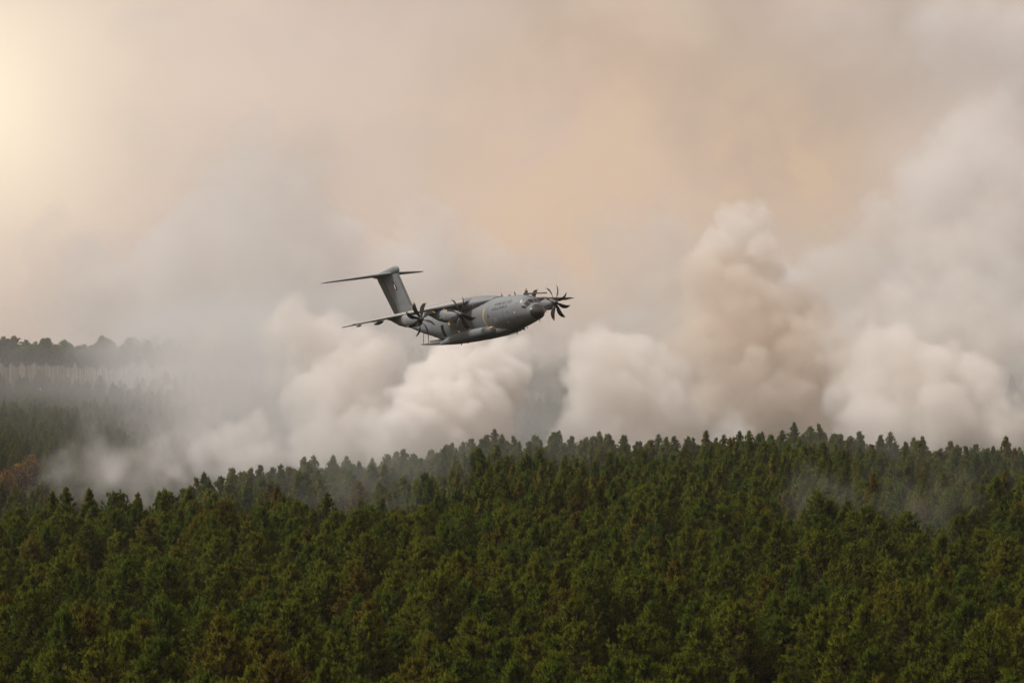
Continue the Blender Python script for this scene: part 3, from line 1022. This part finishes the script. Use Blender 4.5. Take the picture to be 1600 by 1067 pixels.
def upsample(lat, n, axis, per):
    """cubic B-spline resampling of a lattice along one axis to n samples, lattice step = per samples"""
    t = np.arange(n) / per
    i = np.floor(t).astype(int)
    f = t - i
    w = np.stack([(1 - f) ** 3 / 6, (3 * f ** 3 - 6 * f ** 2 + 4) / 6, (-3 * f ** 3 + 3 * f ** 2 + 3 * f + 1) / 6, f ** 3 / 6], 1)
    M = np.zeros((n, lat.shape[axis]), np.float32)
    for k in range(4):
        M[np.arange(n), i + k] += w[:, k]
    return np.moveaxis(np.tensordot(M, lat, axes=(1, axis)), 0, axis)


def fbm(shape, vox, size, octaves, r, gain=0.5, stretch=(1, 1, 1)):
    """fractal noise in about -1..1 on a grid: size = metres of the largest feature"""
    out = np.zeros(shape, np.float32)
    amp, tot = 1.0, 0.0
    for o in range(octaves):
        per = [max(1.01, size * stretch[i] / vox / 2 ** o) for i in range(3)]
        lat = r.normal(0, 1, [int(math.ceil(shape[i] / per[i])) + 5 for i in range(3)]).astype(np.float32)
        x = lat
        for ax in range(3):
            x = upsample(x, shape[ax], ax, per[ax])
        out += amp * x
        tot += amp * 0.42
        amp *= gain
        if min(per) <= 1.6:
            break
    return out / (tot * 1.6)


def smoke_material(name, color, density, aniso=0.0, absorb=None):
    m = bpy.data.materials.new(name)
    m.use_nodes = True
    nt = m.node_tree
    nt.nodes.clear()
    pv = nt.nodes.new('ShaderNodeVolumePrincipled')
    mo = nt.nodes.new('ShaderNodeOutputMaterial')
    nt.links.new(pv.outputs[0], mo.inputs['Volume'])
    pv.inputs['Color'].default_value = (*color, 1)
    pv.inputs['Density'].default_value = density
    pv.inputs['Anisotropy'].default_value = aniso
    if absorb:
        pv.inputs['Absorption Color'].default_value = (*absorb, 1)
    return m


def volume_object(name, d, lo, vox, mat):
    """a fog volume whose voxels are read from an attribute of a point mesh"""
    hi = [lo[i] + vox * (d.shape[i] - 1) for i in range(3)]
    me = bpy.data.meshes.new(name + '_density')
    me.vertices.add(d.size)
    at = me.attributes.new('density', 'FLOAT', 'POINT')
    at.data.foreach_set('value', np.ascontiguousarray(d, np.float32).ravel())
    src = bpy.data.objects.new(name + '_density', me)
    v = bpy.data.volumes.new(name)
    o = link(bpy.data.objects.new(name, v))
    ng = bpy.data.node_groups.new(name, 'GeometryNodeTree')
    ng.interface.new_socket('Geometry', in_out='INPUT', socket_type='NodeSocketGeometry')
    ng.interface.new_socket('Geometry', in_out='OUTPUT', socket_type='NodeSocketGeometry')
    n, L = ng.nodes, ng.links
    out, vc = n.new('NodeGroupOutput'), n.new('GeometryNodeVolumeCube')
    oi = n.new('GeometryNodeObjectInfo')
    oi.inputs[0].default_value = src
    si = n.new('GeometryNodeSampleIndex')
    si.data_type, si.domain = 'FLOAT', 'POINT'
    na = n.new('GeometryNodeInputNamedAttribute')
    na.data_type = 'FLOAT'
    na.inputs[0].default_value = 'density'
    L.new(oi.outputs['Geometry'], si.inputs['Geometry'])
    L.new(na.outputs[0], si.inputs['Value'])
    cur = n.new('GeometryNodeInputPosition').outputs[0]
    for op, val in (('SUBTRACT', lo), ('MULTIPLY', (1 / vox,) * 3), ('ADD', (0.5,) * 3), ('FLOOR', None), ('DOT_PRODUCT', (d.shape[1] * d.shape[2], d.shape[2], 1))):
        m = n.new('ShaderNodeVectorMath')
        m.operation = op
        if val is not None:
            m.inputs[1].default_value = val
        L.new(cur, m.inputs[0])
        cur = m.outputs['Value'] if op == 'DOT_PRODUCT' else m.outputs[0]
    L.new(cur, si.inputs['Index'])
    L.new(si.outputs[0], vc.inputs['Density'])
    vc.inputs['Min'].default_value = lo
    vc.inputs['Max'].default_value = hi
    for i, k in enumerate('XYZ'):
        vc.inputs['Resolution ' + k].default_value = d.shape[i]
    sm = n.new('GeometryNodeSetMaterial')
    sm.inputs['Material'].default_value = mat
    L.new(vc.outputs[0], sm.inputs[0])
    L.new(sm.outputs[0], out.inputs[0])
    o.modifiers.new('smoke', 'NODES').node_group = ng
    v.materials.append(mat)
    return o


def at_px(px, py, D):
    return np.array([(px - 800) / FPX * D, D, CAMZ - (py - 533.5) / FPX * D])


def plume(name, label, blobs, mat, vox=1.1, seed=0, children=11, erode=0.35, soft=0.35, warp=0.30, gain=1.0, levels=2, base_fade=None, wisp=0.0, kids=(0.30, 0.55)):
    """blobs: (px, py, radius in photo px, distance, density) -> one rolling body of smoke with cauliflower lobes"""
    r = np.random.default_rng(seed)
    B = []
    for px, py, rp, D, den in blobs:
        B.append((at_px(px, py, D), rp * D / FPX, den))
    lo = np.min([b[0] - b[1] * 1.75 for b in B], 0)
    hi = np.max([b[0] + b[1] * 1.75 for b in B], 0)
    shape = [int(math.ceil((hi[i] - lo[i]) / vox)) + 1 for i in range(3)]
    ax = [(lo[i] + vox * np.arange(shape[i])).astype(np.float32) for i in range(3)]
    rmean = float(np.mean([b[1] for b in B]))
    wp = [fbm(shape, vox, rmean * 1.1, 5, r, 0.58) * rmean * warp * 1.25 for _ in range(3)]
    # blobs of three generations; the small ones sit on the skin of the large ones
    allb = [(c_, R_, d_) for c_, R_, d_ in B]
    cur = allb
    for lv in range(levels):
        nxt = []
        for c_, R_, d_ in cur:
            for _ in range(children if lv == 0 else children // 2):
                dv = r.normal(0, 1, 3)
                dv[2] += 0.25
                dv /= np.linalg.norm(dv)
                rr = R_ * r.uniform(*kids)
                nxt.append((c_ + dv * (R_ * 0.98 - rr * 0.42), rr, d_))
        nxt = [b for b in nxt if b[1] > vox * 2.2]
        allb = allb + nxt
        cur = nxt
    F = np.zeros(shape, np.float32)
    for c_, R_, d_ in allb:
        pad = R_ + rmean * warp * 1.6
        s = []
        for i in range(3):
            a0 = max(0, int((c_[i] - pad - lo[i]) / vox))
            a1 = min(shape[i], int((c_[i] + pad - lo[i]) / vox) + 2)
            s.append(slice(a0, a1))
        if any(q.start >= q.stop for q in s):
            continue
        s = tuple(s)
        dx = ax[0][s[0]][:, None, None] + wp[0][s] - c_[0]
        dy = ax[1][s[1]][None, :, None] + wp[1][s] - c_[1]
        dz = ax[2][s[2]][None, None, :] + wp[2][s] - c_[2]
        q = 1 - np.sqrt(dx * dx + dy * dy + dz * dz) / R_
        np.maximum(F[s], np.clip(q / soft, 0, 1) * d_, out=F[s])
    e = fbm(shape, vox, rmean * 0.55, 4, r, 0.6)
    F = np.clip(F - erode * (0.35 + e * 1.25) * (F > 0), 0, 1.2)
    e2 = fbm(shape, vox, max(5.0, vox * 6), 3, r, 0.65)
    F = np.clip(F * (1 + 0.55 * e2) - 0.10 * np.clip(e2, 0, 1) * (F > 0), 0, 1.4)
    if wisp:
        w2 = fbm(shape, vox, rmean * 0.9, 4, r, 0.6, (1, 1, 1.6))
        F *= np.clip(1 + wisp * w2 * 2.2, 0, 2)
    if base_fade:
        F *= sstep(base_fade[0], base_fade[1], ax[2])[None, None, :]
    F[F < 0.012] = 0
    edge = np.ones(shape, np.float32)
    for i in range(3):
        k = np.minimum(np.arange(shape[i]), np.arange(shape[i])[::-1]) / 4.0
        sh = [1, 1, 1]
        sh[i] = shape[i]
        edge *= np.clip(k, 0, 1).reshape(sh).astype(np.float32)
    o = volume_object(name, F * edge * gain, tuple(float(v) for v in lo), vox, mat)
    tag(o, label, 'smoke', 'smoke columns over the pine forest', 'stuff')
    return o


WHITE = smoke_material('white_smoke', (0.984, 0.975, 0.96), 0.26)
BEIGE = smoke_material('beige_smoke', (0.975, 0.96, 0.94), 0.17)
BROWN = smoke_material('brown_smoke', (0.915, 0.865, 0.805), 0.13)
THIN = smoke_material('thin_smoke', (0.975, 0.985, 0.99), 0.05)

plume('smoke_plume', 'bright cream column of smoke under the nose of the aircraft', [
    (700, 650, 62, 850, 1), (650, 680, 50, 845, 1), (745, 670, 50, 860, 1), (700, 600, 55, 865, 1), (770, 600, 50, 875, 1),
    (720, 560, 48, 880, .9), (785, 565, 38, 885, .8), (660, 620, 42, 850, 1), (760, 640, 50, 860, .9), (600, 690, 45, 850, .8), (720, 700, 60, 850, 1)],
    WHITE, vox=0.6, seed=1, soft=0.25, levels=3)
plume('smoke_plume', 'broad pale column of smoke with a rounded head right of the aircraft', [
    (930, 545, 48, 900, 1), (960, 600, 75, 905, 1), (1010, 650, 70, 900, 1), (930, 660, 60, 895, .9), (1030, 610, 50, 910, .9), (990, 700, 70, 895, 1),
    (915, 590, 40, 895, .9), (1060, 690, 55, 900, .8), (900, 690, 40, 895, .7)], BEIGE, vox=0.7, seed=2, soft=0.28, levels=3)
plume('smoke_plume', 'white smoke rising behind the tail side treetops, widest of the pale columns', [
    (470, 515, 55, 950, .7), (520, 560, 70, 950, .8), (560, 620, 75, 940, .9), (500, 640, 65, 930, .9), (580, 690, 60, 920, 1), (450, 570, 50, 960, .6),
    (500, 700, 60, 910, .9), (590, 580, 50, 960, .7), (430, 530, 40, 960, .5)], BEIGE, vox=0.75, seed=3, soft=0.3, levels=3)
plume('smoke_plume', 'white knot of smoke low over the trees left of the aircraft', [
    (350, 690, 36, 800, .6), (390, 680, 40, 805, .8), (320, 715, 34, 790, .5), (410, 712, 40, 800, .8), (360, 725, 42, 790, .7), (440, 705, 32, 810, .6), (275, 735, 28, 770, .4)],
    WHITE, vox=0.7, seed=4, soft=0.6, gain=0.9)
plume('smoke_plume', 'pale rounded column of smoke above the hazy slope', [
    (320, 545, 60, 1030, .8), (300, 600, 65, 1020, .6), (350, 590, 60, 1030, .7), (330, 650, 60, 1000, .5), (380, 640, 50, 1000, .6), (270, 560, 45, 1040, .5)],
    BEIGE, vox=1.1, seed=5, soft=0.9, gain=0.3)
plume('smoke_plume', 'tall brown column of smoke with a pale cap right of centre', [
    (1120, 420, 50, 1010, .9), (1175, 425, 50, 1010, .9), (1120, 480, 75, 1000, .9), (1200, 500, 80, 1000, .9), (1150, 560, 90, 990, .9),
    (1240, 580, 80, 990, .9), (1180, 640, 90, 980, .9), (1270, 660, 75, 980, .8), (1110, 640, 60, 980, .8), (1060, 450, 45, 1020, .6), (1090, 560, 70, 1000, .7), (1320, 600, 70, 980, .8), (1290, 530, 60, 990, .6), (1060, 520, 55, 1010, .6), (1240, 480, 60, 1000, .6), (1300, 450, 60, 1010, .35), (1370, 390, 65, 1020, .3), (1350, 480, 60, 1010, .35), (1040, 600, 60, 1000, .5), (1060, 670, 60, 980, .6), (1330, 670, 60, 980, .7)],
    BROWN, vox=0.95, seed=6, soft=0.4, levels=3)
plume('smoke_plume', 'pale curling head on top of the tall brown smoke column', [
    (1150, 362, 42, 1012, 1), (1188, 350, 30, 1014, .9), (1115, 390, 36, 1010, .8), (1195, 385, 26, 1000, .8), (1145, 340, 26, 1014, .8)],
    BEIGE, vox=0.7, seed=16, soft=0.35, levels=3, gain=0.8)
plume('smoke_plume', 'pale pink smoke bank over the treetops on the right', [
    (1400, 600, 80, 930, .9), (1450, 670, 70, 920, .9), (1370, 680, 65, 920, .9), (1520, 640, 60, 930, .9), (1560, 690, 60, 920, .9), (1350, 620, 60, 940, .8),
    (1480, 590, 60, 940, .8), (1600, 670, 50, 930, .6), (1430, 530, 60, 950, .5), (1400, 490, 60, 960, .4), (1480, 470, 70, 960, .4), (1330, 540, 60, 960, .5), (1540, 540, 65, 950, .5), (1530, 400, 70, 980, .3), (1440, 400, 60, 990, .3), (1590, 320, 70, 1000, .3)], BEIGE, vox=0.85, seed=7, soft=0.4, levels=3)
plume('smoke_plume', 'dull beige smoke filling the space between the white columns', [
    (420, 560, 70, 1060, .5), (480, 600, 80, 1060, .6), (560, 560, 80, 1060, .5), (640, 560, 70, 1050, .6), (690, 520, 60, 1060, .5), (760, 520, 55, 1060, .5), (620, 640, 70, 1020, .6),
    (1000, 540, 70, 1080, .6), (1060, 600, 70, 1060, .7), (1090, 520, 60, 1080, .6), (940, 500, 50, 1080, .4), (1300, 600, 80, 1060, .7), (1340, 520, 80, 1080, .5), (1440, 560, 80, 1080, .6), (1560, 560, 80, 1080, .6), (870, 510, 45, 1090, .4), (840, 550, 62, 1090, 1.3), (820, 500, 50, 1090, .8), (880, 545, 50, 1090, 1.2), (850, 610, 50, 1100, .7), (1590, 600, 50, 1080, .5)],
    BEIGE, vox=1.2, seed=17, soft=0.8, gain=0.4)
plume('smoke_plume', 'small bluish white puff behind the treetops below the brown column', [
    (1135, 680, 28, 840, .8), (1160, 690, 25, 838, .8), (1110, 700, 22, 838, .6), (1150, 660, 22, 842, .6), (1160, 710, 30, 838, .7)], THIN, vox=0.7, seed=8, gain=2.0)

# the great banks behind
BANK = smoke_material('bank_smoke', (0.983, 0.978, 0.972), 0.048)
BANKB = smoke_material('brown_bank_smoke', (0.95, 0.915, 0.87), 0.03)
plume('smoke_bank', 'wide pale bank of smoke filling the sky on the left above the slope', [
    (380, 300, 110, 1600, .5), (450, 380, 100, 1600, .8), (500, 420, 90, 1590, .9), (350, 430, 130, 1650, .6), (250, 470, 120, 1700, .5), (560, 460, 100, 1580, .9),
    (655, 350, 55, 1560, 1), (680, 405, 80, 1560, .9), (740, 440, 80, 1560, .9), (120, 430, 110, 1750, .4), (620, 500, 120, 1580, .9), (450, 540, 120, 1600, .8), (300, 560, 110, 1650, .6)],
    BANK, vox=2.0, seed=21, soft=0.4, erode=0.4, levels=3)
plume('smoke_bank', 'slanting grey bank of smoke rising to the upper right corner', [
    (1250, 530, 100, 1500, .9), (1330, 460, 90, 1500, .8), (1400, 385, 90, 1500, .8), (1470, 300, 90, 1510, .8), (1550, 220, 100, 1520, .8), (1610, 330, 100, 1500, .8),
    (1560, 440, 110, 1480, .9), (1450, 520, 120, 1460, .9), (1620, 100, 120, 1560, .7), (1500, 60, 100, 1560, .4), (1600, 560, 110, 1440, 1)],
    BANK, vox=2.2, seed=22, soft=0.5, erode=0.4, levels=3)
plume('smoke_bank', 'dull brown bank of smoke behind the propellers', [
    (1010, 450, 110, 1550, .8), (950, 400, 80, 1550, .6), (1050, 530, 120, 1540, .9), (900, 500, 90, 1560, .7), (820, 540, 100, 1560, .8), (1120, 580, 110, 1500, .8), (950, 590, 110, 1520, .9)],
    BANKB, vox=2.6, seed=23, soft=0.6, erode=0.3)
plume('smoke_bank', 'low grey smoke lying along the slope behind the columns', [
    (x_, 540 + 14 * ((k_ * 7) % 5 - 2), 95, 1420, .3) for k_, x_ in enumerate(range(420, 1700, 75))],
    BANK, vox=2.4, seed=24, soft=0.7, erode=0.35)
# thin drifting veils


def veil(name, label, x0, x1, y0, y1, zlo, zhi, vox, dens, mat, seed, size, shape_fn, thr=0.0, gain_n=1.0):
    r = np.random.default_rng(seed)
    shape = [int((x1 - x0) / vox) + 1, int((y1 - y0) / vox) + 1, int((zhi - zlo) / vox) + 1]
    ax = [x0 + vox * np.arange(shape[0]), y0 + vox * np.arange(shape[1]), zlo + vox * np.arange(shape[2])]
    f = fbm(shape, vox, size, 4, r, 0.55, (1.3, 1.6, 0.7))
    Xg, Yg = np.meshgrid(ax[0], ax[1], indexing='ij')
    env = shape_fn(Xg, Yg)[:, :, None] if shape_fn.__code__.co_argcount == 2 else shape_fn(Xg[:, :, None], Yg[:, :, None], ax[2][None, None, :])
    F = np.clip(0.5 + f * gain_n - thr, 0, 1.6) * env
    for i in range(3):
        k = np.minimum(np.arange(shape[i]), np.arange(shape[i])[::-1]) / (6.0 if i < 2 else 2.0)
        sh = [1, 1, 1]
        sh[i] = shape[i]
        F = F * np.clip(k, 0, 1).reshape(sh)
    o = volume_object(name, F.astype(np.float32) * dens, (float(x0), float(y0), float(zlo)), vox, mat)
    tag(o, label, 'smoke', 'thin smoke veils over the wood', 'stuff')
    return o


def env_slope(x, y, z):
    a = x / y
    side = 0.10 + 0.25 * sstep(950, 1250, y) + 1.3 * sstep(-0.140, -0.085, a + 0.00006 * (y - 1000)) - 1.1 * sstep(-0.075, -0.02, a)
    gz_ = ground_z(np.broadcast_to(x, (x.shape[0], y.shape[1], 1)), np.broadcast_to(y, (x.shape[0], y.shape[1], 1)))
    lift = sstep(-2, 8, z - gz_) * (1 - sstep(34, 62, z - gz_))
    low = sstep(-2, 8, z - gz_) * (1 - sstep(16, 44, z - gz_))
    far = 17.0 * sstep(1180, 1400, y) * (1 - sstep(-0.10, -0.06, a)) * low
    return (side * lift + far) * sstep(0, 1, (y - crest(x, y) - 30) / 60)


def env_canopy(x, y, z):
    a = x / y
    f = sstep(330, 700, y) * (1 - sstep(0, 50, y - crest(x, y) - 20))
    left = 0.8 + 0.6 * np.exp(-((a + 0.05) / 0.03) ** 2) + 0.5 * np.exp(-((a - 0.11) / 0.035) ** 2)
    return f * left * (1 - sstep(19, 34, z)) * sstep(4, 12, z)


VEIL = smoke_material('veil_smoke', (0.93, 0.96, 0.975), 1.0)
veil('smoke_veil', 'grey veil of smoke in front of the far slope', -300, 300, 600, 1470, -22, 80, 5.0, 0.0046, VEIL, 41, 70, env_slope, 0.05)
def env_deep(x, y, z):
    a = x / y
    return sstep(-0.13, -0.07, a + 0.0001 * (z - 30)) * sstep(-10, 10, z) * (1 - 0.75 * sstep(30, 120, z))


GREYV = smoke_material('grey_veil_smoke', (0.80, 0.83, 0.83), 1.0)
veil('smoke_veil', 'dull grey smoke hanging between the rising columns', -200, 230, 850, 1350, -20, 140, 6.0, 0.0028, GREYV, 43, 60, env_deep, 0.2, 1.5)
veil('smoke_veil', 'thin haze of smoke over the far treetops of the wood', -150, 150, 290, 850, 0, 40, 3.0, 0.0017, VEIL, 42, 40, env_canopy, 0.1)
plume('smoke_veil', 'thin bluish smoke drifting low at the foot of the hazy slope', [
    (100, 745, 48, 600, .6), (160, 750, 55, 600, .9), (225, 740, 60, 620, .9), (280, 725, 60, 670, .9), (150, 705, 60, 660, .35), (320, 700, 65, 740, .6), (200, 690, 60, 700, .4),
    (140, 775, 35, 520, .6), (210, 770, 36, 545, .7), (380, 710, 50, 740, .5)],
    THIN, vox=0.9, seed=31, soft=1.0, erode=0.28, gain=1.9)
plume('smoke_veil', 'faint smoke wisp hanging among the crowns at the left of the wood', [
    (520, 775, 60, 500, .7), (575, 750, 60, 550, .7), (600, 790, 55, 490, .7), (470, 755, 55, 520, .5), (640, 735, 45, 590, .5), (540, 810, 40, 460, .5)],
    THIN, vox=0.9, seed=32, soft=1.0, erode=0.25, gain=0.42)
plume('smoke_veil', 'small white wisp between treetops below the tail of the aircraft', [
    (695, 720, 12, 700, .9), (700, 735, 8, 690, .9), (650, 712, 12, 730, .7), (690, 705, 12, 720, .7)],
    THIN, vox=0.35, seed=34, soft=0.9, erode=0.2, gain=2.2, wisp=0.5)
plume('smoke_veil', 'faint smoke wisp hanging among the crowns at the right of the wood', [
    (1270, 765, 45, 480, .8), (1255, 790, 48, 450, .8), (1320, 785, 55, 460, .7), (1450, 810, 60, 420, .8), (1490, 780, 55, 440, .7), (1390, 785, 60, 450, .5), (1475, 845, 42, 395, .6), (1420, 750, 50, 500, .4)],
    THIN, vox=0.9, seed=33, soft=1.0, erode=0.25, gain=0.42)

# ------------------------------------------------------------------ haze
hm = bpy.data.materials.new('haze')
hm.use_nodes = True
hm.node_tree.nodes.clear()
pv = hm.node_tree.nodes.new('ShaderNodeVolumePrincipled')
mo = hm.node_tree.nodes.new('ShaderNodeOutputMaterial')
hm.node_tree.links.new(pv.outputs[0], mo.inputs['Volume'])
pv.inputs['Color'].default_value = (0.97, 0.975, 0.98, 1)
pv.inputs['Density'].default_value = 0.00004
hx, hy0, hy1, hz0, hz1 = 3050, -1050, 5050, -40, 90
hv = [(x, y, z) for x in (-hx, hx) for y in (hy0, hy1) for z in (hz0, hz1)]
hf = [(0, 1, 3, 2), (4, 6, 7, 5), (0, 4, 5, 1), (2, 3, 7, 6), (0, 2, 6, 4), (1, 5, 7, 3)]
ho = link(bpy.data.objects.new('haze', mesh_np('haze', hv, hf, [hm])))
tag(ho, kind='stuff')
